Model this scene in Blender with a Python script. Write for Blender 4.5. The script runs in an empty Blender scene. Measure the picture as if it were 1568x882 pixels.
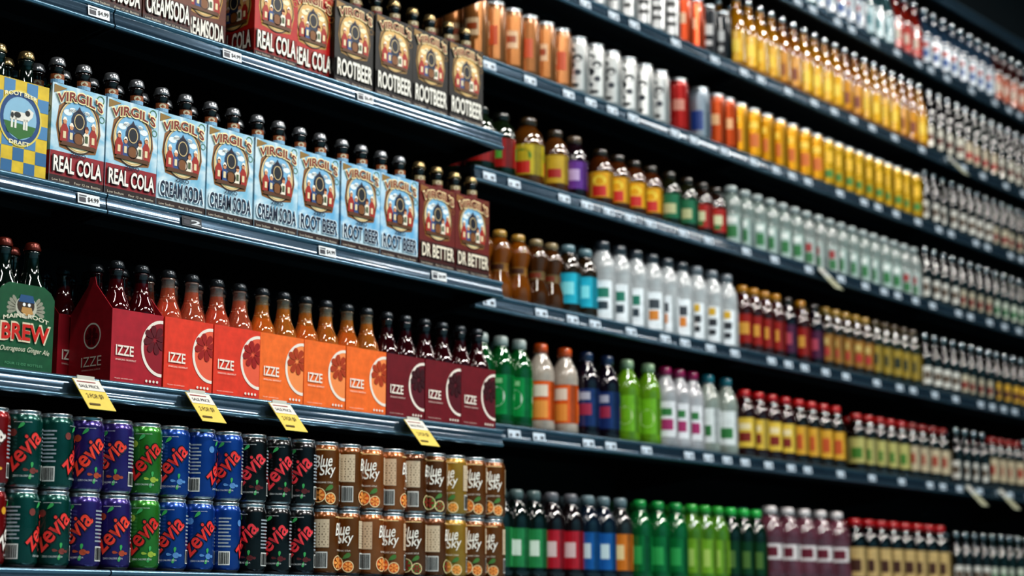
import bpy, math, random
import numpy as np
from mathutils import Vector, Matrix
random.seed(7)
ZC=0.175   # camera height
D=bpy.data
scene=bpy.context.scene

# ---------------------------------------------------------------- materials
def lin(c):
    return tuple(((x/12.92) if x<=0.04045 else ((x+0.055)/1.055)**2.4) for x in c)
def hx(h):
    h=h.lstrip('#'); return lin([int(h[i:i+2],16)/255 for i in (0,2,4)])
def dk(h,k):
    return ''.join('%02x'%int(int(h[i:i+2],16)*k) for i in (0,2,4))
_mc={}
def M(h,rough=0.45,metal=0.0,trans=0.0,coat=0.0,kind='paint',var=0.12,scale=60.0):
    key=(h,rough,metal,trans,coat,kind,var)
    if key in _mc: return _mc[key]
    m=D.materials.new('%s_%s'%(kind,h.lstrip('#'))); m.use_nodes=True
    nt=m.node_tree; b=nt.nodes['Principled BSDF']
    c=hx(h)
    tc=nt.nodes.new('ShaderNodeTexCoord'); nz=nt.nodes.new('ShaderNodeTexNoise')
    nz.inputs['Scale'].default_value=scale; nz.inputs['Detail'].default_value=2
    nt.links.new(tc.outputs['Object'],nz.inputs['Vector'])
    rp=nt.nodes.new('ShaderNodeValToRGB')
    rp.color_ramp.elements[0].position=0.3; rp.color_ramp.elements[1].position=0.7
    rp.color_ramp.elements[0].color=(*[x*(1-var) for x in c],1)
    rp.color_ramp.elements[1].color=(*[min(1,x*(1+var)) for x in c],1)
    nt.links.new(nz.outputs['Fac'],rp.inputs['Fac'])
    nt.links.new(rp.outputs['Color'],b.inputs['Base Color'])
    b.inputs['Roughness'].default_value=rough
    b.inputs['Metallic'].default_value=metal
    b.inputs['Transmission Weight'].default_value=trans
    b.inputs['Coat Weight'].default_value=coat
    b.inputs['Coat Roughness'].default_value=0.05
    _mc[key]=m; return m
def paper(h): return M(h,0.40,kind='card')
def ink(h): return M(h,0.42,kind='ink',var=0.03)
def glass(h): return M(h,0.06,0,0.25,1.0,kind='bottle_glass',var=0.25,scale=25)
def tint(h): return M(h,0.04,0,0.68,1.0,kind='tinted_glass',var=0.2,scale=30)
def plastic(h): return M(h,0.2,0,0,0.7,kind='plastic')
def tin(h): return M(h,0.22,0.5,0,0.5,kind='printed_tin',var=0.06)
ALU=M('b9bec2',0.22,0.9,kind='aluminium')
CAPB=M('2e3236',0.2,0.6,kind='cap',var=0.05)
CAPS=M('8a8c90',0.2,0.7,kind='cap')
CAPG=M('9a8660',0.2,0.8,kind='cap')

def cloud_mat(a,b_):
    m=D.materials.new('card_cloudy_sky'); m.use_nodes=True; nt=m.node_tree; b=nt.nodes['Principled BSDF']
    tc=nt.nodes.new('ShaderNodeTexCoord'); nz=nt.nodes.new('ShaderNodeTexNoise'); nz.inputs['Scale'].default_value=26; nz.inputs['Detail'].default_value=6
    nz.inputs['Distortion'].default_value=.6
    nt.links.new(tc.outputs['Object'],nz.inputs['Vector'])
    rp=nt.nodes.new('ShaderNodeValToRGB'); e=rp.color_ramp.elements
    e[0].position=0.38; e[0].color=(*hx(a),1); e[1].position=0.62; e[1].color=(*hx(b_),1)
    nt.links.new(nz.outputs['Fac'],rp.inputs['Fac']); nt.links.new(rp.outputs['Color'],b.inputs['Base Color'])
    b.inputs['Roughness'].default_value=0.4
    return m
SKY=cloud_mat('7cb2cc','d2dee2')
SKY2=cloud_mat('62a4cc','c0d6e0')

# ---------------------------------------------------------------- mesh builder
class MB:
    def __init__(s): s.v=[];s.f=[];s.m=[];s.s=[];s.mats=[]
    def mi(s,mat):
        if mat not in s.mats: s.mats.append(mat)
        return s.mats.index(mat)
    def add(s,vs,fs,mat,smooth=False):
        o=len(s.v); s.v+= [tuple(p) for p in vs]
        s.f+=[tuple(i+o for i in f) for f in fs]
        if isinstance(mat,list): s.m+=[s.mi(x) for x in mat]
        else: s.m+=[s.mi(mat)]*len(fs)
        s.s+=[smooth]*len(fs)
    def box(s,x0,x1,y0,y1,z0,z1,mat):
        vs=[(x,y,z) for x in(x0,x1) for y in (y0,y1) for z in (z0,z1)]
        s.add(vs,[(0,1,3,2),(4,6,7,5),(0,4,5,1),(2,3,7,6),(0,2,6,4),(1,5,7,3)],mat)
    def lathe(s,prof,segs=20,cx=0,cy=0,cz=0):
        vs=[];fs=[];ms=[]
        n=len(prof)
        for p in prof:
            cr=p[3] if len(p)>3 else 0
            for i in range(segs):
                a=2*math.pi*i/segs; r=p[0]*(1+(cr if i%2 else 0))
                vs.append((cx+r*math.cos(a),cy+r*math.sin(a),cz+p[1]))
        for k in range(n-1):
            for i in range(segs):
                j=(i+1)%segs
                fs.append((k*segs+i,k*segs+j,(k+1)*segs+j,(k+1)*segs+i)); ms.append(prof[k][2])
        s.add(vs,fs,ms,True)
    def deco(s,pts,faces,mp,mat,l=1):
        s.add([mp(u,v,l) for u,v in pts],faces,mat)
    def extrudeX(s,poly,x0,x1,mat,smooth=False):  # poly in (y,z)
        n=len(poly); vs=[(x0,y,z) for y,z in poly]+[(x1,y,z) for y,z in poly]
        fs=[(i,(i+1)%n,(i+1)%n+n,i+n) for i in range(n)]
        m=mat[:n] if isinstance(mat,list) else mat
        s.add(vs,fs,m,smooth)
        s.add(vs,[tuple(range(n))[::-1],tuple(range(n,2*n))],mat[0] if isinstance(mat,list) else mat)
    def arrays(s):
        return (np.array(s.v,dtype=np.float32),np.array([i for f in s.f for i in f],dtype=np.int32),
                np.array([len(f) for f in s.f],dtype=np.int32),np.array(s.m,dtype=np.int32),np.array(s.s,dtype=bool))

def mesh_from(name,V,L,T,MI,S,mats):
    me=D.meshes.new(name)
    me.vertices.add(len(V)); me.vertices.foreach_set('co',V.astype(np.float32).ravel())
    me.loops.add(len(L)); me.loops.foreach_set('vertex_index',L.astype(np.int32))
    me.polygons.add(len(T)); st=np.concatenate(([0],np.cumsum(T)[:-1])).astype(np.int32)
    me.polygons.foreach_set('loop_start',st)
    try: me.polygons.foreach_set('loop_total',T.astype(np.int32))
    except Exception: pass
    for m in mats: me.materials.append(m)
    me.polygons.foreach_set('material_index',MI.astype(np.int32))
    me.polygons.foreach_set('use_smooth',S)
    me.update(calc_edges=True); me.validate()
    return me
def mesh_of(mb,name): return mesh_from(name,*mb.arrays(),mb.mats)
def obj(name,me,loc=(0,0,0),rz=0):
    o=D.objects.new(name,me); scene.collection.objects.link(o); o.location=loc; o.rotation_euler=(0,0,rz); return o
def merged(name,items,loc):
    """items: list of (MB, x,y,z,yaw)"""
    Vs=[];Ls=[];Ts=[];Ms=[];Ss=[];mats=[];off=0;cache={}
    for mb,x,y,z,yaw in items:
        k=id(mb)
        if k not in cache:
            for m in mb.mats:
                if m not in mats: mats.append(m)
            rm=np.array([mats.index(m) for m in mb.mats],dtype=np.int32)
            V,L,T,MI,S=mb.arrays(); cache[k]=(V,L,T,rm[MI],S)
        V,L,T,MI,S=cache[k]
        c,sn=math.cos(yaw),math.sin(yaw)
        W=np.stack([V[:,0]*c-V[:,1]*sn+x,V[:,0]*sn+V[:,1]*c+y,V[:,2]+z],1)
        Vs.append(W);Ls.append(L+off);Ts.append(T);Ms.append(MI);Ss.append(S);off+=len(V)
    me=mesh_from(name,np.concatenate(Vs),np.concatenate(Ls),np.concatenate(Ts),np.concatenate(Ms),np.concatenate(Ss),mats)
    return obj(name,me,loc)

# ---------------------------------------------------------------- 2D art helpers
_tc={}
def text_geo(s,bold=0.02):
    if (s,bold) in _tc: return _tc[(s,bold)]
    cu=D.curves.new('t','FONT'); cu.body=s; cu.size=1; cu.offset=bold; cu.resolution_u=3; cu.fill_mode='FRONT'
    o=D.objects.new('t',cu); scene.collection.objects.link(o)
    dg=bpy.context.evaluated_depsgraph_get(); dg.update()
    e=o.evaluated_get(dg); me=e.to_mesh()
    P=np.array([(v.co.x,v.co.y) for v in me.vertices]); F=[tuple(p.vertices) for p in me.polygons]
    e.to_mesh_clear(); D.objects.remove(o); D.curves.remove(cu)
    mn=P.min(0); mx=P.max(0); P=(P-mn)/(mx-mn)
    _tc[(s,bold)]=(P,F,(mx[0]-mn[0])/(mx[1]-mn[1])); return _tc[(s,bold)]
def text(mb,s,u0,u1,v0,v1,mp,mat,l=3,arc=0,rot=0,bold=0.02,slant=0):
    P,F,_=text_geo(s,bold)
    cu=(u0+u1)/2; cv=(v0+v1)/2; pts=[]
    for a,b in P:
        u=(a-.5)*(u1-u0); v=(b-.5)*(v1-v0); t=(a-.5)*2
        v+=arc*(1-t*t); u+=slant*v
        if rot: u,v=u*math.cos(rot)-v*math.sin(rot),u*math.sin(rot)+v*math.cos(rot)
        pts.append((cu+u,cv+v))
    mb.deco(pts,F,mp,mat,l)
def disc(mb,cu,cv,ru,rv,mp,mat,l=1,n=28,umax=1e9):
    pts=[(min(umax,cu+ru*math.cos(2*math.pi*i/n)),cv+rv*math.sin(2*math.pi*i/n)) for i in range(n)]
    mb.deco(pts,[tuple(range(n))],mp,mat,l)
def ring(mb,cu,cv,ru,rv,th,mp,mat,l=2,n=40,a0=0,a1=2*math.pi,umax=1e9):
    pts=[];fs=[]
    for i in range(n+1):
        a=a0+(a1-a0)*i/n
        for k in (0,1):
            q=th*k; pts.append((min(umax,cu+(ru-q)*math.cos(a)),cv+(rv-q)*math.sin(a)))
        if i<n: fs.append((2*i,2*i+1,2*i+3,2*i+2))
    mb.deco(pts,fs,mp,mat,l)
def rect(mb,u0,u1,v0,v1,mp,mat,l=1,nu=1):
    pts=[];fs=[]
    for i in range(nu+1):
        u=u0+(u1-u0)*i/nu; pts+=[(u,v0),(u,v1)]
        if i<nu: fs.append((2*i,2*i+2,2*i+3,2*i+1))
    mb.deco(pts,fs,mp,mat,l)
def poly(mb,pts,mp,mat,l=1): mb.deco(pts,[tuple(range(len(pts)))],mp,mat,l)
def petal(mb,cu,cv,ang,r0,r1,w,mp,mat,l=4,umax=1e9):
    pts=[]
    for t,ww in ((0,0),(.35,.7),(.7,1),(.92,.7),(1,0),(.92,-.7),(.7,-1),(.35,-.7)):
        r=r0+(r1-r0)*t; x=r; y=ww*w/2
        pts.append((min(umax,cu+x*math.cos(ang)-y*math.sin(ang)),cv+x*math.sin(ang)+y*math.cos(ang)))
    poly(mb,pts,mp,mat,l)
E=0.00035
def front(x0,y,z0): return lambda u,v,l:(x0+u,y-E*l,z0+v)
def left(x,y0,z0): return lambda u,v,l:(x-E*l,y0-u,z0+v)
def cyl(R,a0=0,z0=0,cx=0,cy=0):
    def f(u,v,l):
        th=a0+u/R; r=R+0.0003+E*l
        return (cx+r*math.sin(th),cy-r*math.cos(th),z0+v)
    return f

# ---------------------------------------------------------------- bottles and cans
def longneck(mb,cx,cy,cz,R,H,gl,cap,neck=None,liq=None,segs=24,nlab=None,clear=None):
    liq=liq or gl; nk=neck or gl; cl=clear or gl
    P=[(0.001,0,liq),(.86*R,0,liq),(R,.02*H,liq),(R,.55*H,liq),(.98*R,.60*H,liq),(.86*R,.66*H,liq),(.66*R,.715*H,liq),
       (.53*R,.765*H,nk if neck else liq),(.47*R,.82*H,nk if neck else liq),(.45*R,.845*H,cl),(.42*R,.905*H,gl),(.48*R,.91*H,gl),(.48*R,.925*H,gl),(.42*R,.93*H,gl),(.42*R,.94*H,gl)]
    mb.lathe(P,segs,cx,cy,cz)
    mb.lathe([(.49*R,.934*H,cap,.09),(.51*R,.95*H,cap,.07),(.475*R,.975*H,cap),(.43*R,.992*H,cap),(.32*R,H,cap),(.001,H,cap)],24,cx,cy,cz)
    if nlab:
        for a in (-.5,2.6):
            mp=cyl(.50*R,a,cz,cx,cy)
            nlab(mb,mp,R,H)
def can_unit(R,H,body,decor=None,segs=32):
    mb=MB()
    mb.lathe([(.001,.006,ALU),(.70*R,.006,ALU),(.74*R,0,ALU),(.80*R,.001,ALU),(.93*R,.045*H,body),(R,.085*H,body),(R,.86*H,body),(.985*R,.89*H,body),(.88*R,.945*H,ALU),
              (.85*R,.962*H,ALU),(.89*R,.982*H,ALU),(.88*R,H,ALU),(.82*R,.998*H,ALU),(.80*R,.965*H,ALU),(.001,.965*H,ALU)],segs)
    mb.box(-.18*R,.18*R,-.5*R,.25*R,.967*H,.975*H,ALU)
    if decor: decor(mb,R,H)
    return mb
def barcode(mb,mp,u0,u1,v0,v1):
    rect(mb,u0,u1,v0,v1,mp,ink('d8d8d4'),1,4)
    u=u0+.001
    r=random.Random(3)
    while u<u1-.002:
        w=r.choice([.0005,.001,.0014]); rect(mb,u,u+w,v0+.002,v1-.002,mp,ink('111111'),2); u+=w+r.choice([.0006,.001])
def facts(mb,mp,u0,u1,v0,v1,c):
    n=9
    for i in range(n):
        v=v0+(v1-v0)*i/n; rect(mb,u0,u1-(.004 if i%3==1 else 0),v,v+(v1-v0)/n*.45,mp,ink(c),1,3)
def zdecor(tc,acc,outl):
    def f(mb,R,H):
        for a in (0,math.pi):
            mp=cyl(R,a,0)
            text(mb,'zevia',-.038,.038,.045,.077,mp,ink(outl),2,rot=math.radians(48),bold=.06,slant=.1)
            text(mb,'zevia',-.036,.036,.0480,.0750,mp,ink(tc),3,rot=math.radians(48),bold=.02,slant=.1)
            disc(mb,-.017,.088,.006,.006,mp,ink(acc),1,14)
            disc(mb,.017,.028,.006,.005,mp,ink(acc),1,14)
            petal(mb,-.010,.094,.8,0,.014,.006,mp,ink('3fa35a'),3)
            for k in range(4): petal(mb,.014,.028,k*1.5,.004,.014,.005,mp,ink('3fa35a' if k%2 else acc),2)
            text(mb,'ZERO CALORIE SODA',-.014,.018,.018,.021,mp,ink('d8d8d8'),4,bold=0)
            text(mb,'sweetened naturally',-.016,.012,.1035,.106,mp,ink('d8d8d8'),4,bold=0)
        for a in (math.pi/2,-math.pi/2):
            mp=cyl(R,a,0)
            facts(mb,mp,-.011,.011,.045,.100,'98a0a8'); barcode(mb,mp,-.010,.010,.014,.038)
    return f
def bsdecor(fr,bar='c8b49a'):
    def f(mb,R,H):
        for a in (0,math.pi):
            mp=cyl(R,a,0)
            text(mb,'Blue',-.019,.014,.076,.099,mp,ink('f4efe6'),3,rot=.12,bold=.01,slant=.25)
            text(mb,'Sky',-.010,.020,.056,.081,mp,ink('f4efe6'),3,rot=.12,bold=.01,slant=.25)
            text(mb,'ORGANIC COLA',-.015,.015,.046,.049,mp,ink('f4efe6'),2,bold=.0)
            rect(mb,-.02,.02,.108,.110,mp,ink('e8c890'),1,4)
            for (x,z,r) in ((-.012,.024,.014),(.011,.018,.011)):
                disc(mb,x,z,r,r,mp,ink(fr),2,18); ring(mb,x,z,r,r,.0015,mp,ink('f0d9a8'),3,18)
                for k in range(6): petal(mb,x,z,k*1.05,.001,r*.8,r*.4,mp,ink('f0a050' if fr!='5a8a3a' else '8a2a20'),4)
            petal(mb,.0,.032,.6,0,.018,.009,mp,ink('4a7a3a'),5)
        for a in (math.pi/2,-math.pi/2):
            mp=cyl(R,a,0)
            rect(mb,-.014,.014,.052,.104,mp,ink(bar),1,5); facts(mb,mp,-.012,.012,.056,.099,'4a3220')
            barcode(mb,mp,-.011,.011,.014,.044)
    return f

# ---------------------------------------------------------------- four-pack carriers
W=0.113
def carrier(hf,mat,inner,sidecut,handle,gl,cap,neck=None,liq=None,bH=.22,gable=False,archtop=False,nlab=None,clear=None):
    mb=MB(); w=W; d=.113; t=.0012
    def slab(pts,y):
        n=len(pts); vs=[(x,y,z) for x,z in pts]+[(x,y+t,z) for x,z in pts]
        mb.add(vs,[tuple(range(n)),tuple(range(2*n-1,n-1,-1))]+[(i,(i+1)%n,(i+1)%n+n,i+n) for i in range(n)],mat)
    if archtop:
        pts=[(0,0),(0,hf*.86),(w*.07,hf*.94),(w*.20,hf),(w*.80,hf),(w*.93,hf*.94),(w,hf*.86),(w,0)]
    else: pts=[(0,0),(0,hf),(w,hf),(w,0)]
    slab(pts,0); slab(pts,d-t)
    for x in (0,w-t):
        if gable: q=[(t,0),(t,hf),(d*.40,hf+.045),(d*.44,hf+.060),(d*.56,hf+.060),(d*.60,hf+.045),(d-t,hf),(d-t,0)]
        else: q=[(t,0),(t,hf),(d*.25,sidecut),(d*.75,sidecut),(d-t,hf),(d-t,0)]
        if archtop: q[1]=(t,hf*.86); q[-2]=(d-t,hf*.86)
        n=len(q); vs=[(x,y,z) for y,z in q]+[(x+t,y,z) for y,z in q]
        mb.add(vs,[tuple(range(n)),tuple(range(2*n-1,n-1,-1))]+[(i,(i+1)%n,(i+1)%n+n,i+n) for i in range(n)],mat)
    mb.box(t,w-t,t,d-t,0,t,inner)
    y=d/2-t/2
    vs=[(t,y,t),(w-t,y,t),(w-t,y,hf*.7),(w*.8,y,handle),(w*.2,y,handle),(t,y,hf*.7)]
    vs2=[(a,b+t,c) for a,b,c in vs]
    mb.add(vs+vs2,[tuple(range(6)),tuple(range(11,5,-1))]+[(i,(i+1)%6,(i+1)%6+6,i+6) for i in range(6)],mat)
    R=.0268
    for i,x in enumerate((.0285,w-.0285)):
        for yy in (.0285,d-.0285):
            longneck(mb,x,yy,t,R,bH,gl,cap,neck,liq,nlab=nlab,clear=clear)
    return mb

def izze(bg,ringc,pet,disk,gl,gable=False):
    def nl(mb,mp,R,H):
        text(mb,'IZZE',-.010,.010,.745*H,.775*H,mp,ink('e8d8cc'),1,bold=0)
    mb=carrier(.127,paper(bg),paper('7a6a58'),.10,.150,gl[0],CAPB,None,gl[1],.215,gable,clear=gl[2],nlab=nl)
    wht=ink('e8dcd0')
    mp=front(0,0,0)
    disc(mb,W*.98,.068,.044,.048,mp,ink(disk),1,48,umax=W-.0008)
    ring(mb,W*.98,.068,.046,.050,.0055,mp,wht,2,48,umax=W-.0008)
    fc=(W*.84,.082)
    for i in range(8):
        petal(mb,fc[0],fc[1],i*math.pi/4+.2,.003,.026,.0125,mp,ink(pet),4,umax=W-.0008)
    text(mb,'IZZE',.009,.048,.047,.065,mp,wht,5,bold=.02)
    text(mb,'SPARKLING',.009,.030,.0385,.0415,mp,wht,5,bold=0)
    text(mb,'GRAPEFRUIT',.032,.054,.0385,.0415,mp,wht,5,bold=0)
    text(mb,'70% JUICE . NO ADDED SUGAR',.008,.048,.006,.0085,mp,wht,5,bold=0)
    for i in range(4):
        disc(mb,.078+i*.008,.0085,.0025,.0025,mp,wht,5,10)
    mp=left(0,W,0)
    disc(mb,W*.55,.083,.021,.021,mp,ink(disk),1); ring(mb,W*.55,.083,.023,.023,.003,mp,wht,2)
    for i in range(6): petal(mb,W*.55,.083,i*math.pi/3,.002,.016,.009,mp,ink(pet),4)
    text(mb,'IZZE',W*.32,W*.80,.030,.047,mp,wht,5,bold=0)
    text(mb,'SPARKLING JUICE',W*.34,W*.78,.022,.025,mp,wht,5,bold=0)
    return mb

def virgil(bgmat,band,title,tcol,zero,bandh,gl,ringc='8a5a2a',inn='dfd0a8',vcol='7a1c14',big=False,neck='b9713a',bh=.225,cap=CAPS):
    def nl(mb,mp,R,H):
        rect(mb,-.013,.013,.775*H,.862*H,mp,ink('8a4a24' if zero else '8a7a58'),1,6)
        rect(mb,-.012,.012,.79*H,.82*H,mp,ink('7aa8c8' if zero else '6a1c14'),2,6)
        disc(mb,0,.838*H,.006,.0045,mp,ink('c8bca0'),2,12)
    mb=carrier(.173,bgmat,paper('8a7a66'),.12,.16,gl,cap,None,None,bh,nlab=nl)
    for mp in (front(0,0,0),left(0,W,0)):
        rect(mb,0.0004,W-.0004,0.0004,bandh,mp,ink(band),1)
        rect(mb,0.0004,W-.0004,0.0004,.0145 if zero else .011,mp,ink('2a1412' if tcol=='0c1c36' else '24100e'),2)
        text(mb,'Low Sodium     Four 12 oz. Bottles',.006,W-.006,.0045,.0085,mp,ink('d8ccb8'),3,bold=0)
        cu,cv=W/2,.106
        poly(mb,[(cu-.038,.064),(cu-.047,.10),(cu-.042,.135),(cu-.02,.152),(cu+.02,.152),(cu+.042,.135),(cu+.047,.10),(cu+.038,.064),(cu,.058)],mp,ink(ringc),1)
        disc(mb,cu,cv,.043,.047,mp,ink(inn),2)
        ring(mb,cu,cv,.044,.048,.0022,mp,ink('3a2010'),3)
        ring(mb,cu,cv,.040,.044,.0012,mp,ink('c89a4a'),3)
        disc(mb,cu,cv+.008,.036,.035,mp,ink('7aaccc' if not big else 'd0a868'),3)
        for dx,dz,r in ((-.024,.020,.009),(-.014,.026,.007),(.024,.018,.009),(.016,.026,.006)):
            disc(mb,cu+dx,cv+dz,r,r*.6,mp,ink('dfe6e6' if not big else 'ecdcb4'),4,12)
        poly(mb,[(cu-.016,cv-.012),(cu-.016,cv+.012),(cu-.012,cv+.022),(cu-.004,cv+.028),(cu,cv+.035),(cu+.004,cv+.028),(cu+.012,cv+.022),(cu+.016,cv+.012),(cu+.016,cv-.012)],mp,ink('1e2c44'),4)
        disc(mb,cu,cv+.008,.011,.014,mp,ink('101420'),5,16); ring(mb,cu,cv+.008,.011,.014,.0018,mp,ink('c9b080'),6,16)
        disc(mb,cu,cv-.022,.012,.012,mp,ink('7a4a20'),6,14); ring(mb,cu,cv-.022,.012,.012,.002,mp,ink('2a1a10'),7,14)
        for dx,c,hh in ((-.030,'9a2218',.032),(-.016,'2c4a80',.024),(.016,'e4dac8',.024),(.030,'9a2218',.032)):
            poly(mb,[(cu+dx-.009,cv-.032),(cu+dx-.008,cv-.032+hh*.7),(cu+dx-.003,cv-.032+hh),(cu+dx+.003,cv-.032+hh),(cu+dx+.008,cv-.032+hh*.7),(cu+dx+.009,cv-.032)],mp,ink(c),6)
            disc(mb,cu+dx,cv-.032+hh+.003,.004,.0045,mp,ink('c88a62'),7,10)
            poly(mb,[(cu+dx-.005,cv-.032+hh+.005),(cu+dx+.005,cv-.032+hh+.005),(cu+dx+.002,cv-.032+hh+.011),(cu+dx-.002,cv-.032+hh+.011)],mp,ink('efe6d8' if c!='e4dac8' else '5a2018'),7)
            rect(mb,cu+dx-.003,cu+dx+.003,cv-.026,cv-.014,mp,ink('d8c8a0' if c!='e4dac8' else '4a5a3a'),7)
        poly(mb,[(cu-.038,cv-.038),(cu+.038,cv-.038),(cu+.034,cv-.031),(cu-.034,cv-.031)],mp,ink('5a3418'),7)
        text(mb,"VIRGIL'S",cu-.050,cu+.050,.135,.157,mp,ink('f0dca8'),8,arc=.010,bold=.06)
        text(mb,"VIRGIL'S",cu-.048,cu+.048,.1375,.1545,mp,ink(vcol),9,arc=.010,bold=.02)
        text(mb,'MICROBREWED',cu-.022,cu+.022,.1275,.1315,mp,ink('3a1a10'),8,arc=.003,bold=.0)
        if zero: text(mb,'ZERO',cu-.016,cu+.016,.0515,.0585,mp,ink('10203a'),8,bold=.02)
        v0,v1=(.016,.052) if big else (.020,.048)
        if tcol=='0c1c36': text(mb,title,.003,W-.003,v0-.0012,v1+.0012,mp,ink('d8e4ea'),8,bold=.06)
        else: text(mb,title,.0035,W-.0035,v0-.0012,v1+.0012,mp,ink('140a0a'),8,bold=.06)
        text(mb,title,.006,W-.006,v0,v1,mp,ink(tcol),9,bold=.025)
        poly(mb,[(.003,.155),(.030,.167),(.003,.170)],mp,ink('8a6a30' if zero else ringc),2)
        ring(mb,W-.012,.162,.008,.008,.0015,mp,ink('1e6a34' if zero else ringc),2,16)
        ring(mb,W-.008,.128,.006,.006,.0012,mp,ink('1e6a34' if zero else ringc),2,16)
    return mb

BG=glass('1a0d08'); BK=glass('100a0a'); GG=glass('0a1a14')
I_pomG=izze('a61c2c','', '5c0818','901626',(glass('2a080c'),glass('4a060e'),glass('1c0608')),True)
I_gf=izze('d83e28','', '981c18','e26044',(tint('b08c80'),tint('e87858'),tint('b89c90')))
I_cl=izze('e86e2c','', 'a83c1a','ee8c50',(tint('a89078'),tint('e8903c'),tint('b8a080')))
I_bb=izze('6c141f','', '3a0a14','5a1220',(glass('1c080c'),glass('36060e'),glass('140608')))
V_cola=virgil(SKY,'8e1a26','REAL COLA','ece4dc',True,.056,BG)
V_cream=virgil(SKY,'bed0d8','CREAM SODA','0c1c36',True,.018,BG)
V_root=virgil(SKY2,'bed0d8','ROOT BEER','0c1c36',True,.018,BK)
V_dr=virgil(paper('641812'),'40100c','DR BETTER','e0d4c0',False,.053,BG,cap=CAPG)
V_rb=virgil(paper('15110e'),'0c0a0a','ROOTBEER','e4dfd4',False,.054,BK,ringc='8e6c38',inn='ccb07c',big=True,cap=CAPG)
V_rc=virgil(paper('a81814'),'84100e','REAL COLA','e4dfd4',False,.054,BG,ringc='b08440',inn='ccb07c',big=True,cap=CAPG)
V_cs=virgil(paper('602c18'),'461610','CREAMSODA','e4dfd4',False,.054,BG,ringc='b08440',inn='ccb07c',big=True,cap=CAPG)

def checker_pack():
    mb=carrier(.160,paper('d0b02a'),paper('8a7a66'),.12,.15,GG,CAPG,None,None,.22)
    for mp in (front(0,0,0),left(0,W,0)):
        n=5; s=W/n
        for i in range(n):
            for j in range(7):
                if (i+j)%2: rect(mb,i*s+.0003,(i+1)*s-.0003,j*.0227+.0003,(j+1)*.0227-.0003,mp,ink('4a80ac' if j>1 else '2c6490'),1)
        cu,cv=W/2,.095
        disc(mb,cu,cv,.043,.048,mp,ink('174478'),2); ring(mb,cu,cv,.043,.048,.003,mp,ink('d8c460'),3)
        disc(mb,cu,cv,.033,.036,mp,ink('86b0c8'),3)
        poly(mb,[(cu-.032,cv-.008),(cu+.032,cv-.010),(cu+.024,cv-.026),(cu,cv-.036),(cu-.024,cv-.026)],mp,ink('2f6a2c'),4)
        poly(mb,[(cu-.020,cv-.004),(cu-.018,cv+.010),(cu+.010,cv+.011),(cu+.016,cv+.020),(cu+.026,cv+.015),(cu+.024,cv+.006),(cu+.014,cv-.004)],mp,ink('dfdad0'),5)
        for dx in (-.018,-.011,.006,.011): rect(mb,cu+dx,cu+dx+.004,cv-.018,cv,mp,ink('dfdad0'),5)
        disc(mb,cu-.006,cv+.005,.007,.005,mp,ink('1a1a1a'),6,10); disc(mb,cu+.014,cv+.011,.005,.005,mp,ink('1a1a1a'),6,10); disc(mb,cu-.016,cv+.003,.003,.005,mp,ink('1a1a1a'),6,10)
        text(mb,'ROOT BEER',cu-.032,cu+.032,cv+.034,cv+.041,mp,ink('f2e8c0'),5,arc=.004,bold=.02)
        text(mb,'DRAFT',cu-.020,cu+.020,cv-.045,cv-.038,mp,ink('f2e8c0'),5,bold=.02)
    return mb
def brew_pack():
    mb=carrier(.142,paper('12502f'),paper('8a7a66'),.10,.14,GG,M('64281e',.25,.5,kind='cap'),None,None,.218,archtop=True)
    for mp in (front(0,0,0),left(0,W,0)):
        cu=W/2
        for sx in (-1,1):
            for k in range(5): petal(mb,cu+sx*.012,.100,math.pi/2-sx*(.6+.32*k),.004,.026,.007,mp,ink('8e8c7c'),1)
        disc(mb,cu,.104,.021,.019,mp,ink('b8b4a4'),2,20); disc(mb,cu-.001,.107,.017,.015,mp,ink('3c2a1e'),3,18)
        poly(mb,[(cu-.016,.112),(cu+.016,.112),(cu+.012,.124),(cu-.012,.124)],mp,ink('28507c'),4)
        poly(mb,[(cu-.008,.104),(cu+.010,.104),(cu+.014,.094),(cu,.090),(cu-.010,.096)],mp,ink('b88a50'),4)
        disc(mb,cu-.005,.108,.003,.003,mp,ink('efefef'),5,8); disc(mb,cu+.005,.108,.003,.003,mp,ink('efefef'),5,8)
        text(mb,'MAINE ROOT',.012,W-.012,.079,.086,mp,ink('dfd6c0'),6,arc=.007,bold=.02)
        text(mb,'BREW',.007,W-.007,.044,.077,mp,ink('dcccb0'),6,bold=.03,arc=.002)
        text(mb,'BREW',.010,W-.010,.047,.074,mp,ink('c42014'),7,bold=.03,arc=.002)
        text(mb,'Outrageous Ginger Ale',.008,W-.008,.026,.037,mp,ink('dfd6c0'),6,bold=.0,slant=.3,arc=.002)
        text(mb,'FOUR 12 OZ BOTTLES',.02,W-.02,.008,.012,mp,ink('5a9a72'),3,bold=0)
    return mb
K=checker_pack(); BRW=brew_pack()
meshes={}
def place(mb,nm,x,y,z,rz=0):
    if id(mb) not in meshes: meshes[id(mb)]=mesh_of(mb,nm+'_mesh')
    return obj(nm,meshes[id(mb)],(x,y,z),rz)

SA,SB,SC,SD=1.045+ZC,.714+ZC,.393+ZC,.075+ZC
SZ=.0006
R3=random.Random(5)
def packrow(mb,x,z,rows=3,y0=.006,nm='soda_four_pack'):
    for k in range(rows):
        place(mb,nm,x+(R3.uniform(-.0008,.0008)),y0+k*.119+R3.uniform(0,.003),z+SZ,R3.uniform(-.006,.006))
# shelf B
packrow(K,1.716,SB)
for k in range(4): packrow(K if k<2 else V_cream,1.716-.1165*(k+1),SB,2)
seqB=[V_cola,V_cola,V_cream,V_cream,V_cream,V_root,V_root,V_root,V_dr,V_dr]
for k,m in enumerate(seqB): packrow(m,1.8345+.1163*k,SB)
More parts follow.
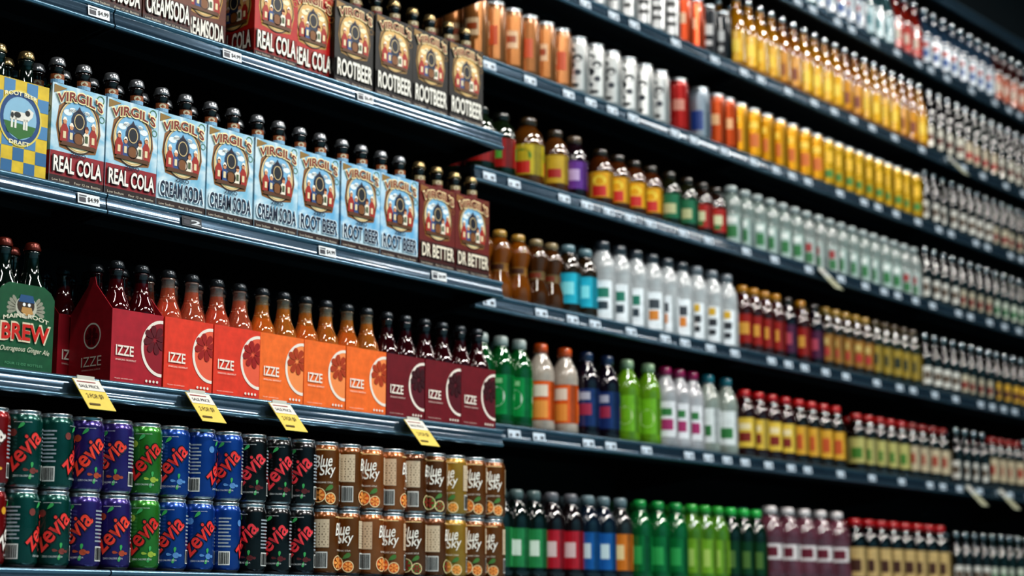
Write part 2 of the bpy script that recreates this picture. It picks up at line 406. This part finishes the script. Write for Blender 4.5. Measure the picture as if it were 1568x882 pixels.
# shelf A
for k,m in enumerate([V_rb]*4): packrow(m,2.509+.1163*k,SA)
packrow(V_rc,2.289,SA,3); packrow(V_rc,2.4035-.0005,SA,2,.02)
for x,y in ((1.905,.006),(2.022,.006),(2.139,.045)): packrow(V_cs,x,SA,2,y)
for k in range(5): packrow(V_cs,1.788-.117*k,SA,2)
# shelf C
packrow(BRW,1.747,SC,3)
for k in range(5): packrow(BRW,1.630-.1165*k,SC,2)
seqC=[I_pomG,I_gf,I_gf,I_cl,I_cl,I_cl,I_bb,I_bb,I_bb]
for k,m in enumerate(seqC):
    packrow(m,1.981+.1152*k,SC,1)
    for r in (1,2):
        place(m,'soda_four_pack',1.981+.1152*k-(.022 if k==0 else 0),.008+.119*r,SC+SZ)

# cans
CR,CH=.0307,.1245
def cans(name,units,x0,n,pitch=.0622,yaws=None):
    items=[]
    rr=random.Random(n*7+int(x0*100))
    for tier in (0,1):
        for row in range(4):
            for i in range(n):
                u=units[(i+tier*1)%len(units)]
                yaw=(yaws[(i+tier)%len(yaws)] if yaws else 0)+rr.uniform(-.2,.2)
                items.append((u,i*pitch+rr.uniform(-.0003,.0003),row*.0628+rr.uniform(0,.001),tier*(CH+.0003),yaw))
    return merged(name,items,(x0,-.045+CR+.002,SD+SZ))
Z=lambda c,t,a,o:can_unit(CR,CH,tin(c),zdecor(t,a,o))
c_red=Z('8a1418','e8e0d8','d8a030','400808'); c_teal=Z('0e4c44','e03a34','7a3a34','02140f')
c_pur=Z('3a2a74','e8442f','a8482c','100c34'); c_grn=Z('3a8430','d02a22','98b040','0a260a')
c_blu=Z('174694','e03632','5a8ac0','051030'); c_blk=Z('161618','e03a44','5a1c20','000000')
X0=1.763+.031; p=.0622
cans('soda_can_stack',[c_red],X0-p*10,10,p,[-.75,.9])
cans('soda_can_stack',[c_teal],X0,2,p,[.6,-.75])
cans('soda_can_stack',[c_pur],X0+2*p,2,p,[-1.1,-.65])
cans('soda_can_stack',[c_grn],X0+4*p,1,p,[-.7])
cans('soda_can_stack',[c_blu],X0+5*p,3,p,[-1.0,-.7,.75])
cans('soda_can_stack',[c_blk],X0+8*p,3,p,[-1.2,-.75,-.75])
B=lambda c,fr,bar='c8b49a':can_unit(CR,CH,tin(c),bsdecor(fr,bar))
b1=B('7c4618','d0661c'); b2=B('9c5a2c','dc5a1c','c8ac90'); b3=B('6c3c18','5a8a3a'); b4=B('b08430','d09a3c')
cans('soda_can_stack',[b1,b1],X0+11*p,2,p,[.75,-.8]); cans('soda_can_stack',[b2],X0+13*p,2,p,[.7,-.8])
cans('soda_can_stack',[b3],X0+15*p,2,p,[-.8,.75]); cans('soda_can_stack',[b4],X0+17*p,1,p,[-1.0])
cans('soda_can_stack',[b1],X0+18*p,2,p,[-.7,-.95])

# ---------------------------------------------------------------- shelving units
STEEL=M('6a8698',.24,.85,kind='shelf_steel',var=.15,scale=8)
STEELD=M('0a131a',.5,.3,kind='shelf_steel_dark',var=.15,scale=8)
CHAN=M('33495a',.2,.6,0,.8,kind='price_channel',var=.1,scale=12)
def unit(name,xs,yf,depth,levels,top,basedeep=0):
    mb=MB(); x0,x1=xs[0],xs[-1]; yb=yf+depth
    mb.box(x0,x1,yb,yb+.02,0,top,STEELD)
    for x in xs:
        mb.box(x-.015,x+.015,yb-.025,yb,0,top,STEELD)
    for li,(z,dy) in enumerate(levels):
        for a,b in zip(xs[:-1],xs[1:]):
            a_=a+.0015; b_=b-.0015; f=yf-dy
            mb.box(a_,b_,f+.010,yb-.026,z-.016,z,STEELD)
            lip=[(f+.010,z-.001)]
            for k in range(9):
                t=math.radians(90+k*22.5*.95); lip.append((f+.001+.0052*math.cos(t),z-.0035+.005*math.sin(t)))
            nb=len(lip)
            lip+=[(f-.0005,z-.010),(f-.0018,z-.019),(f-.003,z-.028)]
            nc=len(lip)
            for k in range(8):
                t=math.radians(130+k*22); lip.append((f-.001+.0055*math.cos(t),z-.0325+.0045*math.sin(t)))
            lip.append((f+.010,z-.036))
            n=len(lip)
            lm=[CHAN if nb-1<=i<nc else STEEL for i in range(n)]
            mb.extrudeX(lip,a_,b_,lm,True)
            for xx in (a_+.004,b_-.008):
                mb.add([(xx,f+.012,z-.017),(xx,yb-.03,z-.017),(xx,yb-.03,z-.075),(xx,f+.012,z-.034),
                        (xx+.004,f+.012,z-.017),(xx+.004,yb-.03,z-.017),(xx+.004,yb-.03,z-.075),(xx+.004,f+.012,z-.034)],
                       [(0,1,2,3),(4,7,6,5),(0,3,7,4),(1,5,6,2),(2,6,7,3),(0,4,5,1)],STEELD)
            mb.box(a_+.02,b_-.02,f+.12,f+.14,z-.028,z-.016,STEELD)
    mb.box(x0,x1,yf-levels[0][1]+.03,yf-levels[0][1]+.045,0,levels[0][0]-.038,STEELD)
    return obj(name,mesh_of(mb,name))
unit('gondola_shelving_unit',[.73,1.950,3.028],0,.42,[(SD,.048),(SC,0),(SB,0),(SA,0),(SA+.355,0),(SA+.70,0)],2.35)
RL=[.085,.4217,.709,.996,1.256,1.503,1.791,2.07]
RL=[r+ZC for r in RL]; YR=.10
unit('gondola_shelving_unit',[3.05,4.2,5.35,6.5,7.65,8.8],YR,.42,[(z,0) for z in RL],2.45)

# ---------------------------------------------------------------- price tags
def tag(x,z,yf,col='d8dadc',w=.046,txt='$4.99'):
    mb=MB(); pr=ink(col); h=.018
    mb.add([(-w/2,-.0046,0),(w/2,-.0046,0),(w/2,-.0026,h),(-w/2,-.0026,h),(-w/2,-.0040,0),(w/2,-.0040,0),(w/2,-.0020,h),(-w/2,-.0020,h)],
           [(0,1,2,3),(4,7,6,5),(0,4,5,1),(3,2,6,7),(0,3,7,4),(1,5,6,2)],pr)
    mp=lambda u,v,l:(u-w/2,-.0046+v*.11-E*l*1.5,v)
    text(mb,txt,w*.45,w*.95,.004,.013,mp,ink('15151a' if col!='20262e' else 'c8ccd0'),1,bold=.02)
    rect(mb,w*.06,w*.36,.003,.011,mp,ink('30303a'),1); rect(mb,w*.06,w*.40,.013,.015,mp,ink('30303a'),1)
    return obj('price_tag',mesh_of(mb,'price_tag'),(x,yf-.0012,z-.0275))
for x in (1.36,1.915,2.225,2.585): tag(x,SA,0,txt='$4.99' if x<2.3 else '$6.49')
for x in (1.32,1.91,2.485,2.815): tag(x,SB,0,txt='$4.99')
tag(2.14,SB,0,col='20262e',txt='2')
def rack_tag(x,z,y=0,w=.056,L=.074,nm='sale_shelf_tag',c1='d8c05c',c2='d8d6cc'):
    mb=MB(); dy,dz=-.048*L/.074,-.054*L/.074
    def P(u,v,l): t=v/L; return (u,-.010+dy*t,dz*t)
    th=.0008
    vs=[P(0,0,0),P(w,0,0),P(w,L,0),P(0,L,0)]
    vs2=[(a,b+th,c-th) for a,b,c in vs]
    mb.add(vs+vs2,[(0,1,2,3),(7,6,5,4),(0,4,5,1),(1,5,6,2),(2,6,7,3),(3,7,4,0)],ink(c1))
    Q=lambda u,v,l:(u,-.010+dy*(1-v/L)-E*l*1.2,dz*(1-v/L)+E*l*1.2)
    rect(mb,.001,w-.001,L*.62,L*.98,Q,ink(c2),1)
    text(mb,'2 FOR $9',.010,w-.012,L*.34,L*.50,Q,ink('4a4024'),2,bold=.0)
    text(mb,'SALE PRICE',.006,w-.010,L*.70,L*.80,Q,ink('3a3a44'),2,bold=0)
    rect(mb,.006,w-.012,L*.88,L*.91,Q,ink('904040'),2); rect(mb,.006,w*.5,L*.12,L*.18,Q,ink('5a4a20'),2)
    mb.box(0.01,w-.01,-.0105,-.0080,-.002,.006,ink('c8c6bc'))
    return obj(nm,mesh_of(mb,nm),(x,y,z-.004))
for x in (1.45,1.887,2.132,2.333,2.704): rack_tag(x,SC)
for x,l in ((4.58,3),(5.47,5),(5.50,1),(5.75,1)): rack_tag(x,RL[l]-.006,YR,.05,.085,c1='a8a890',c2='c0c4c0')
tu=MB(); tu.add([(-.022,-.0052,0),(.022,-.0052,0),(.022,-.0032,.018),(-.022,-.0032,.018)],[(0,1,2,3)],ink('c8d4e0'))
mpt=lambda u,v,l:(u-.022,-.0052+v*.11-E*l*1.5,v)
rect(tu,.026,.038,.004,.011,mpt,ink('42444c'),1); rect(tu,.004,.013,.003,.009,mpt,ink('50505a'),1)
rr=random.Random(11)
for i,z in enumerate(RL[:-1]):
    items=[]; x=3.10
    while x<8.7:
        items.append((tu,x,0,0,0)); x+=rr.choice([.09,.12,.15,.19])
    merged('price_tag_strip',items,(0,YR-.0010,z-.0275))

# ---------------------------------------------------------------- products on the receding run
def bot(style,R,H,body,cap,label,acc=(),segs=20,patch=True):
    mb=MB(); b=glass(body) if isinstance(body,str) else body
    dark=style=='dark'
    l=b if (dark or not label) else plastic(dk(label,.72)); c=plastic(cap) if isinstance(cap,str) else cap  # label wrap darkened: shading at the bottle's edges painted into the colour
    S={'long':[(.86,0),(1,.02),(1,.10,'L'),(1,.50),(.97,.56),(.72,.68),(.47,.76),(.42,.86),(.40,.925)],
       'dark':[(.86,0),(1,.02),(1,.10,'L'),(1,.42),(.99,.54),(.95,.60),(.72,.70),(.47,.77),(.42,.86),(.40,.925)],
       'wide':[(.88,0),(1,.03),(1,.14,'L'),(1,.58),(.98,.66),(.86,.76),(.60,.84),(.50,.87),(.50,.90)],
       'juice':[(.88,0),(1,.03),(.98,.10),(.98,.12,'L'),(.98,.56),(1,.62),(.90,.73),(.60,.83),(.46,.87),(.46,.90)],
       'sleeve':[(.88,0,'L'),(1,.03,'L'),(1,.50,'L'),(.93,.56,'L'),(.98,.63,'L'),(.92,.73,'L'),(.62,.84),(.5,.87),(.5,.90)],
       'waist':[(.88,0),(1,.04),(1,.24),(.74,.40,'L'),(.74,.52),(.98,.68),(.92,.78),(.60,.86),(.48,.89),(.48,.91)],
       'jug':[(.70,0),(.95,.08),(1,.20),(.86,.32,'L'),(.86,.52),(.98,.60),(.90,.74),(.60,.84),(.42,.88),(.42,.91)],
      }[style]
    pr=[(.001,0,b)]
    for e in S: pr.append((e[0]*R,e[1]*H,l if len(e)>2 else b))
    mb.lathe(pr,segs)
    cr=S[-1][0]*R*(1.0 if dark else 1.12); zt=S[-1][1]*H
    mb.lathe([(cr*.6,zt-.003,c),(cr,zt-.003,c,.04),(cr,H*.975,c,.04),(cr*.85,H*.995,c),(cr*.5,H,c),(.001,H,c)],segs)
    lz=[e[1] for e in S if len(e)>2]; i0=[i for i,e in enumerate(S) if len(e)>2][0]
    z0=lz[0]*H; RR=S[i0][0]*R if style!='sleeve' else R
    z1=S[i0+1][1]*H if style!='sleeve' else .5*H
    if style=='sleeve': z0=.03*H
    if style=='long': z1=.50*H
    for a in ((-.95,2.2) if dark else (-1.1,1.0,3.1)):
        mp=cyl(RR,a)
        if label and style!='waist': rect(mb,-(.5 if dark else .75)*R,(.5 if dark else .75)*R,z0+.001,z1-.001,mp,plastic(label),0,6)  # front patch in full label colour, against the painted edge shading
        for k,(w,v0,v1,col) in enumerate(acc):
            if w<0: disc(mb,0,z0+v0*(z1-z0),-w*R,v1*(z1-z0),mp,ink(col),1+k,12)
            else: rect(mb,-min(w,.5)*R,min(w,.5)*R,z0+v0*(z1-z0),z0+v1*(z1-z0),mp,ink(col),1+k,4)
    return mb
def tallcan(R,H,col,acc):
    def f(mb,R,H):
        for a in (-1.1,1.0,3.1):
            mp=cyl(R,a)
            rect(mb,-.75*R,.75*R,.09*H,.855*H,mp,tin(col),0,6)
            for k,(w,v0,v1,c) in enumerate(acc):
                if w<0: disc(mb,(k%2-.5)*.5*R,(v0)*H,-w*R,-w*R*v1,mp,ink(c),1+k,12)
                else: rect(mb,-min(w,.55)*R,min(w,.55)*R,v0*H,v1*H,mp,ink(c),1+k,4)
    return can_unit(R,H,tin(dk(col,.75)),f,20)  # body colour darkened as painted side shading; patches keep the full colour
def row(name,lvl,x0,x1,units,R,rows=3,gap=.003,grp=1):
    if name.startswith('white_label'): gap=.011
    pitch=2*R+gap; n=max(1,int((x1-x0)/pitch+.3)); pitch=(x1-x0)/n; items=[]
    for j in range(rows):
        for i in range(n):
            u=units[(i//grp)%len(units)] if grp>0 else units[min(len(units)-1,i*len(units)//n)]
            items.append((u,pitch*(i+.5),R+.006+j*(2*R+gap)+rr.uniform(0,.0015),0,rr.uniform(-.25,.25)))
    return merged(name,items,(x0,YR+.004,RL[lvl]+SZ))
xs=lambda px,zr=.8:(1.9913+1.5677*((px-784)/2800)+.1772*((px-784)/2800)*zr)/(.6247-.7686*((px-784)/2800))
SC_=M('c4c8cc',.14,.92,kind='cap')
WB=bot('dark',.029,.225,'14100e',SC_,'d0cabc',[(.4,.3,.6,'6a3428')]); WBy=bot('dark',.029,.225,'20180c',SC_,'cca840',[(.4,.3,.7,'6a4410')])
WB2=bot('dark',.029,.225,'121a16',SC_,'c0b098',[(.4,.2,.5,'a83028')]); WBg=bot('dark',.029,.225,'10201a',SC_,'b8c0a4',[(.4,.2,.6,'2c6a44')])
WBr=bot('dark',.029,.225,'180c0a',SC_,'b04030',[(.4,.3,.7,'e0d0b8')])
# level 5
c1=tallcan(.030,.150,'c4c4c4',[(.6,.25,.32,'151518'),(.6,.42,.5,'151518'),(.5,.6,.7,'151518')])
c2=tallcan(.030,.150,'c84c1c',[(.5,.4,.6,'d8b090')])
c3=tallcan(.030,.150,'14181e',[(.5,.4,.6,'b8b8b8'),(.4,.2,.3,'b8b8b8')])
row('soda_can_row',5,3.10,xs(1055,1.5),[c1],.030); row('soda_can_row',5,xs(1055,1.5),xs(1092,1.5),[c2],.030)
row('soda_can_row',5,xs(1092,1.5),xs(1135,1.5),[c3],.030)
yb=bot('long',.029,.225,'a8700c',SC_,'dca810',[(.5,.3,.7,'e8c84c')])
yb2=bot('long',.029,.225,'905408',SC_,'cc8c10',[(.5,.2,.6,'7a3010')])
row('amber_soda_bottle_row',5,xs(1137,1.6),xs(1430,1.6),[yb,yb,yb2],.029,3,grp=2)
row('white_label_bottle_row',5,xs(1432,1.6),8.7,[WB,WB2,WB,WBr],.029,2,grp=4)
# level 6
t1=bot('long',.030,.215,'3a585c',SC_,'b8ccd0',[(.6,.3,.7,'2a7078')]); t2=bot('long',.030,.215,'781c10',SC_,'b83024',[(.6,.3,.7,'c8b8a8')])
t3=bot('long',.030,.215,'2c4054',SC_,'c0c8d0',[(.6,.2,.5,'1c4a8a'),(.5,.6,.8,'a82c20')]); t4=bot('long',.030,.215,'381410',SC_,'b0583c',[(.6,.3,.7,'c8b8a8')])
row('sparkling_water_bottle_row',6,3.10,xs(1380,1.9),[t1,t3],.030,2,grp=5); row('sparkling_water_bottle_row',6,xs(1380,1.9),xs(1422,1.9),[t2],.030,2)
row('sparkling_water_bottle_row',6,xs(1424,1.9),8.7,[t3,t3,t4],.030,2,grp=4,gap=.010)
# level 4
k1=tallcan(.031,.156,'b07440',[(.55,.35,.62,'d0b08c'),(.4,.44,.54,'98441c')]); k1b=tallcan(.031,.156,'b47848',[(.55,.3,.6,'b84818')])
k2=tallcan(.031,.152,'d8d8d6',[(-.34,.74,.9,'0c1016'),(-.40,.62,.8,'10161e'),(-.30,.50,1.0,'10161e'),(-.26,.38,.9,'1a2230'),(-.18,.28,.9,'1a2230'),(.3,.14,.19,'15181e')])
k3=tallcan(.031,.152,'a81c18',[(.5,.4,.6,'b87868')]); k4=tallcan(.031,.152,'98a4b0',[(.7,.2,.55,'183c80')]); k5=tallcan(.031,.152,'c04c14',[(.5,.4,.6,'d0a070')])
k6=tallcan(.031,.152,'dc9c0c',[(.6,.25,.5,'c06410'),(.4,.6,.72,'e8c850')]); k7=tallcan(.031,.152,'c89c14',[(.6,.2,.35,'3a7a2c'),(.5,.5,.72,'e0b42c')])
b=lambda px:xs(px,1.33)
row('energy_drink_can_row',4,3.075,b(890),[k1,k1b],.031); row('energy_drink_can_row',4,b(890),b(1040),[k2],.031)
row('energy_drink_can_row',4,b(1040),b(1075),[k3],.031);row('energy_drink_can_row',4,b(1075),b(1107),[k4],.031);row('energy_drink_can_row',4,b(1107),b(1140),[k5],.031)
row('energy_drink_can_row',4,b(1140),b(1275),[k6],.031);row('energy_drink_can_row',4,b(1275),b(1423),[k7],.031)
WS=bot('dark',.028,.185,'14100c',SC_,'d0ccc4',[(.4,.3,.7,'5a4a3c')]); WS2=bot('dark',.028,.185,'14100c',SC_,'b4aa94',[(.4,.2,.6,'7a2c20')])
WS3=bot('dark',.028,.185,'1c1408',SC_,'c89c30',[(.4,.2,.6,'5a2c10')]); WS4=bot('dark',.028,.185,'0c140c',SC_,'c4c8b8',[(.4,.2,.6,'2c6a3c')])
WS5=bot('dark',.028,.185,'240c08',SC_,'b84030',[(.4,.2,.6,'e0d0b8')])
row('white_label_bottle_row',4,b(1425),8.7,[WS,WS,WS2],.028,2,grp=4)
# level 3
b=lambda px:xs(px,1.06)
j0=bot('wide',.036,.158,'14200c','12140f','901c18',[(.6,.3,.7,'4a8a2c')]); j1=bot('wide',.040,.170,'5a340c','3a2c1c','b8a42c',[(.8,.06,.45,'b82018'),(-.6,.62,.22,'4a7a24')])
j2=bot('wide',.033,.160,'5a3410','3a2c1c','b89830',[(.7,.2,.5,'9c1c18')]); j3=bot('wide',.033,.160,'200c14','5a4838','643488',[(.6,.3,.7,'b098c0')])
row('kombucha_bottle_row',3,3.09,b(806),[j0],.036,2); row('kombucha_bottle_row',3,b(808),b(858),[j1],.040,2)
row('kombucha_bottle_row',3,b(858),b(886),[j2],.033,2); row('kombucha_bottle_row',3,b(886),b(916),[j3],.033,2)
j4=bot('wide',.034,.150,'4c2408','2a2014','d0981c',[(.8,.06,.45,'b81c14'),(-.5,.66,.2,'e0c840')]); j5=bot('wide',.032,.150,'20200c','2a2014','2c6a4a',[(.6,.2,.6,'b0b084')])
j6=bot('wide',.032,.150,'2c180c','2a2014','a02820',[(.6,.3,.7,'c0c09c'),(.3,.1,.3,'2c6a2c')])
row('kombucha_bottle_row',3,b(928),b(1030),[j4],.034,3); row('kombucha_bottle_row',3,b(1032),b(1085),[j5],.032,3); row('kombucha_bottle_row',3,b(1085),b(1126),[j6],.032,3)
j7=bot('sleeve',.033,.170,'6a7874','a0a8a8','a0b0aa',[(.5,.2,.6,'1c6a34'),(.5,.7,.9,'d8dcd8')]); j8=bot('sleeve',.033,.170,'5a6864','a0a8a8','a8b0ac',[(.5,.1,.45,'2c6a3c'),(.4,.5,.8,'902828')])
row('sparkling_water_bottle_row',3,b(1130),b(1424),[j7,j7,j8],.033,3,grp=3); row('white_label_bottle_row',3,b(1426),8.7,[WS,WS2,WS4],.028,2,grp=4)
# level 2
b=lambda px:xs(px,.8)
a1=bot('waist',.030,.165,'7c4408','b08840','b88038',[(.7,.2,.8,'401c08')]); a2=bot('waist',.030,.165,'502c0c','8a7858','987c50',[(.7,.2,.8,'702808')])
a3=bot('wide',.031,.172,'30200c','688088','2ca8c0',[(.6,.3,.7,'80d0d8')]); 
a4=bot('sleeve',.034,.205,'b4b8bc','343a42','e4e8ec',[(.5,.55,.8,'1c7460'),(.4,.25,.45,'2a3a44')]); a5=bot('sleeve',.034,.205,'b4b8bc','343a42','e4e8ec',[(.5,.55,.8,'3a4048'),(.4,.25,.5,'cc8030')])
a6=bot('sleeve',.034,.205,'b4b8bc','70767e','e4e8ec',[(.5,.45,.65,'20242c'),(.4,.75,.95,'c8a020'),(.4,.2,.35,'20242c')])
row('iced_tea_bottle_row',2,3.09,b(828),[a1],.030); row('iced_tea_bottle_row',2,b(830),b(876),[a2],.030); row('iced_tea_bottle_row',2,b(878),b(930),[a3],.031)
row('flavored_water_bottle_row',2,b(932),b(1008),[a4],.034); row('flavored_water_bottle_row',2,b(1008),b(1076),[a5],.034); row('flavored_water_bottle_row',2,b(1076),b(1144),[a6],.034)
d1=bot('juice',.030,.185,'3c100a','b07818','8c1c12',[(.5,.3,.7,'c08c30')]); d2=bot('juice',.030,.185,'180814','2a2018','501c3c',[(.5,.3,.7,'a03850')]); d3=bot('juice',.030,.185,'2c1c0c','a07c30','94682c',[(.5,.2,.5,'a02820'),(.4,.6,.85,'b8a060')])
d4=bot('juice',.030,.185,'24200c','4a3a20','988030',[(.5,.3,.7,'1c240c')])
row('juice_bottle_row',2,b(1148),b(1215),[d1],.030); row('juice_bottle_row',2,b(1215),b(1275),[d2,d1],.030); row('juice_bottle_row',2,b(1275),b(1350),[d3],.030); row('juice_bottle_row',2,b(1350),b(1422),[d4],.030)
row('white_label_bottle_row',2,b(1426),8.7,[WS,WS2,WS3],.028,2,grp=4)
# level 1
b=lambda px:xs(px,.52)
def jl(body,cap,lab,acc): return bot('juice',.033,.208,body,cap,lab,acc)
e1=jl('0c5424','b4bcb8','128440',[(-.6,.45,.25,'c8d4c8'),(.4,.78,.9,'88b888')]); e2=jl('b8aca0','d05820','d45c1c',[(.7,.06,.5,'dc9040'),(.5,.6,.9,'d8c8b8')])
e3=jl('180c1c','203050','203264',[(.5,.3,.6,'982848'),(.4,.7,.9,'a8a8b8')]); e4=jl('6a981c','98b090','70a824',[(-.6,.45,.25,'b8c898')])
e5=jl('b0b0b4','8c1450','d8d8dc',[(.5,.2,.5,'982860'),(.4,.6,.8,'2c7038')]); e6=jl('98a098','186878','d4d8d8',[(.5,.2,.5,'2c7038')])
row('juice_bottle_row',1,3.095,b(832),[e1],.033); row('juice_bottle_row',1,b(832),b(905),[e2],.033); row('juice_bottle_row',1,b(905),b(966),[e3],.033)
row('juice_bottle_row',1,b(966),b(1030),[e4],.033); row('juice_bottle_row',1,b(1030),b(1092),[e5],.033); row('juice_bottle_row',1,b(1092),b(1146),[e6],.033)
f1=bot('wide',.032,.185,'2c080a','b01418','d4b448',[(.6,.2,.5,'781c10'),(.5,.6,.8,'d8c8a0')]); f2=bot('wide',.032,.185,'1c0c04','b81818','cc9c34',[(.6,.2,.7,'b04c18')])
f3=bot('wide',.032,.175,'180c04','a81814','b0a868',[(.6,.2,.6,'3c7020')]); f4=bot('wide',.032,.175,'140c04','881814','b8a88c',[(.6,.3,.7,'903420')])
row('juice_bottle_row',1,b(1150),b(1308),[f1,f2],.032,3,grp=4); row('juice_bottle_row',1,b(1322),b(1468),[f3,f4],.032,3,grp=5)
row('juice_bottle_row',1,b(1475),8.7,[WS,f4,WS5],.032,2,grp=4)
# level 0
b=lambda px:xs(px,.2)
def wl(body,cap,lab,acc): return bot('juice',.032,.200,body,cap,lab,acc)
g1=wl('0c1814','5a6a6a','2c8048',[(.6,.3,.7,'c8d4c8')]); g2=wl('1c1214','6a6a70','a81c2c',[(.6,.3,.7,'c8b0b0')]); g3=wl('142030','6a7a80','1c5898',[(.6,.3,.7,'b8c8cc')]); g3b=wl('2c2c2c','6a7a80','c87420',[(.6,.3,.7,'d8c090')])
g4=wl('0f6030','1c8a40','0f6834',[(.5,.2,.7,'2c9850')]); g5=wl('50801c','309838','709c28',[(.5,.2,.7,'a0b860')]); g6=wl('0c2010','2ca848','103814',[(.5,.2,.7,'4a6a2c')])
g7=bot('jug',.044,.215,'6a3c48','d0c8c8','dcd4d4',[(.6,.2,.8,'600c24')]); g8=bot('wide',.038,.200,'080404','a81014','bca06c',[(.6,.2,.6,'401c0c')])
row('mineral_water_bottle_row',0,3.10,b(852),[g1],.032); row('mineral_water_bottle_row',0,b(852),b(910),[g2],.032); row('mineral_water_bottle_row',0,b(910),b(958),[g3],.032)
row('mineral_water_bottle_row',0,b(958),b(985),[g3b],.032); row('mineral_water_bottle_row',0,b(987),b(1070),[g4],.032); row('mineral_water_bottle_row',0,b(1070),b(1130),[g5],.032)
row('mineral_water_bottle_row',0,b(1130),b(1188),[g6],.032); row('juice_jug_row',0,b(1192),b(1318),[g7],.044,3); row('cola_bottle_row',0,b(1322),b(1468),[g8],.038,3)
row('cola_bottle_row',0,b(1474),8.7,[WS,WS4],.029,2,gap=.010,grp=4)

# ---------------------------------------------------------------- room
def room_mat(name,a,b_,rough,scale,kind='noise'):
    m=D.materials.new(name); m.use_nodes=True; nt=m.node_tree; bb=nt.nodes['Principled BSDF']
    tc=nt.nodes.new('ShaderNodeTexCoord')
    if kind=='tiles':
        t=nt.nodes.new('ShaderNodeTexBrick'); t.offset=0; t.inputs['Scale'].default_value=scale
        t.inputs['Brick Width'].default_value=1;t.inputs['Row Height'].default_value=1; t.inputs['Mortar Size'].default_value=.01
        t.inputs['Color1'].default_value=(*hx(a),1);t.inputs['Color2'].default_value=(*hx(b_),1);t.inputs['Mortar'].default_value=(.05,.05,.05,1)
        nt.links.new(tc.outputs['Object'],t.inputs['Vector']); nt.links.new(t.outputs['Color'],bb.inputs['Base Color'])
    else:
        t=nt.nodes.new('ShaderNodeTexNoise'); t.inputs['Scale'].default_value=scale
        rp=nt.nodes.new('ShaderNodeValToRGB'); rp.color_ramp.elements[0].color=(*hx(a),1); rp.color_ramp.elements[1].color=(*hx(b_),1)
        nt.links.new(tc.outputs['Object'],t.inputs['Vector']); nt.links.new(t.outputs['Fac'],rp.inputs['Fac']); nt.links.new(rp.outputs['Color'],bb.inputs['Base Color'])
    bb.inputs['Roughness'].default_value=rough
    return m
fm=room_mat('floor_tiles','5c8490','50747e',.3,2,'tiles'); wm=room_mat('wall_paint','101c22','16242a',.8,3); cm=room_mat('ceiling_paint','0e181c','12201f',.9,3)
wf=room_mat('wall_paint_front','3a7486','46808f',.8,3)
def slab(name,x0,x1,y0,y1,z0,z1,m):
    mb=MB(); mb.box(x0,x1,y0,y1,z0,z1,m); return obj(name,mesh_of(mb,name))
slab('floor',-3,14,-5,.7,-.1,0,fm); slab('ceiling',-3,14,-5,.7,3.6,3.7,cm)
slab('wall_back',-3,14,.7,.8,0,3.6,wm); slab('wall_front',-3,14,-5.1,-5,0,3.6,wf)
slab('wall_left',-3.1,-3,-5,.7,0,3.6,wm); slab('wall_right',14,14.1,-5,.7,0,3.6,wm)

hous=M('c8ccd0',.5,.2,kind='lamp_housing')
em=D.materials.new('lamp_diffuser'); em.use_nodes=True; eb=em.node_tree.nodes['Principled BSDF']
eb.inputs['Emission Color'].default_value=(1,.97,.92,1); eb.inputs['Emission Strength'].default_value=6
def lamp(x,y,power,L=1.2):
    mb=MB(); mb.extrudeX([(-.09,0),(-.06,.05),(.06,.05),(.09,0)],-L/2,L/2,hous)
    mb.box(-L/2+.03,L/2-.03,-.07,.07,-.004,-.0005,em)
    o=obj('ceiling_strip_lamp',mesh_of(mb,'strip_lamp'),(x,y,3.25))
    mb2=MB(); 
    for xx in (-.4,.4): mb2.box(xx-.004,xx+.004,-.004,.004,.05,.35,hous)
    r=obj('hanger_rods',mesh_of(mb2,'rods')); r.parent=o
    ld=D.lights.new('strip_light','AREA'); ld.shape='RECTANGLE'; ld.size=L; ld.size_y=.12; ld.energy=power; ld.color=(1.0,.97,.92)
    lo=D.objects.new('strip_light',ld); scene.collection.objects.link(lo); lo.parent=o; lo.location=(0,0,-.02)
for x,k in ((0.2,.38),(2.6,1.15),(5.0,.85),(7.4,.3)):
    lamp(x,-1.5,50*k); lamp(x,-3.4,86*k)
w=D.worlds.new('World'); scene.world=w; w.use_nodes=True
w.node_tree.nodes['Background'].inputs[0].default_value=(.04,.08,.11,1); w.node_tree.nodes['Background'].inputs[1].default_value=.5

# ---------------------------------------------------------------- camera
cd=D.cameras.new('camera'); co=D.objects.new('camera',cd); scene.collection.objects.link(co)
co.location=(0,-2.45,ZC)
a=math.atan(.80); pt=math.atan(.18)
fw=Vector((math.cos(a)*math.cos(pt),math.sin(a)*math.cos(pt),math.sin(pt)))
co.rotation_euler=fw.to_track_quat('-Z','Y').to_euler()
cd.sensor_width=36; cd.lens=36*2800/1568
cd.dof.use_dof=True; cd.dof.focus_distance=3.15; cd.dof.aperture_fstop=2.8
cd.clip_start=.05
scene.camera=co
scene.view_settings.view_transform='Standard'
scene.view_settings.look='Medium High Contrast'
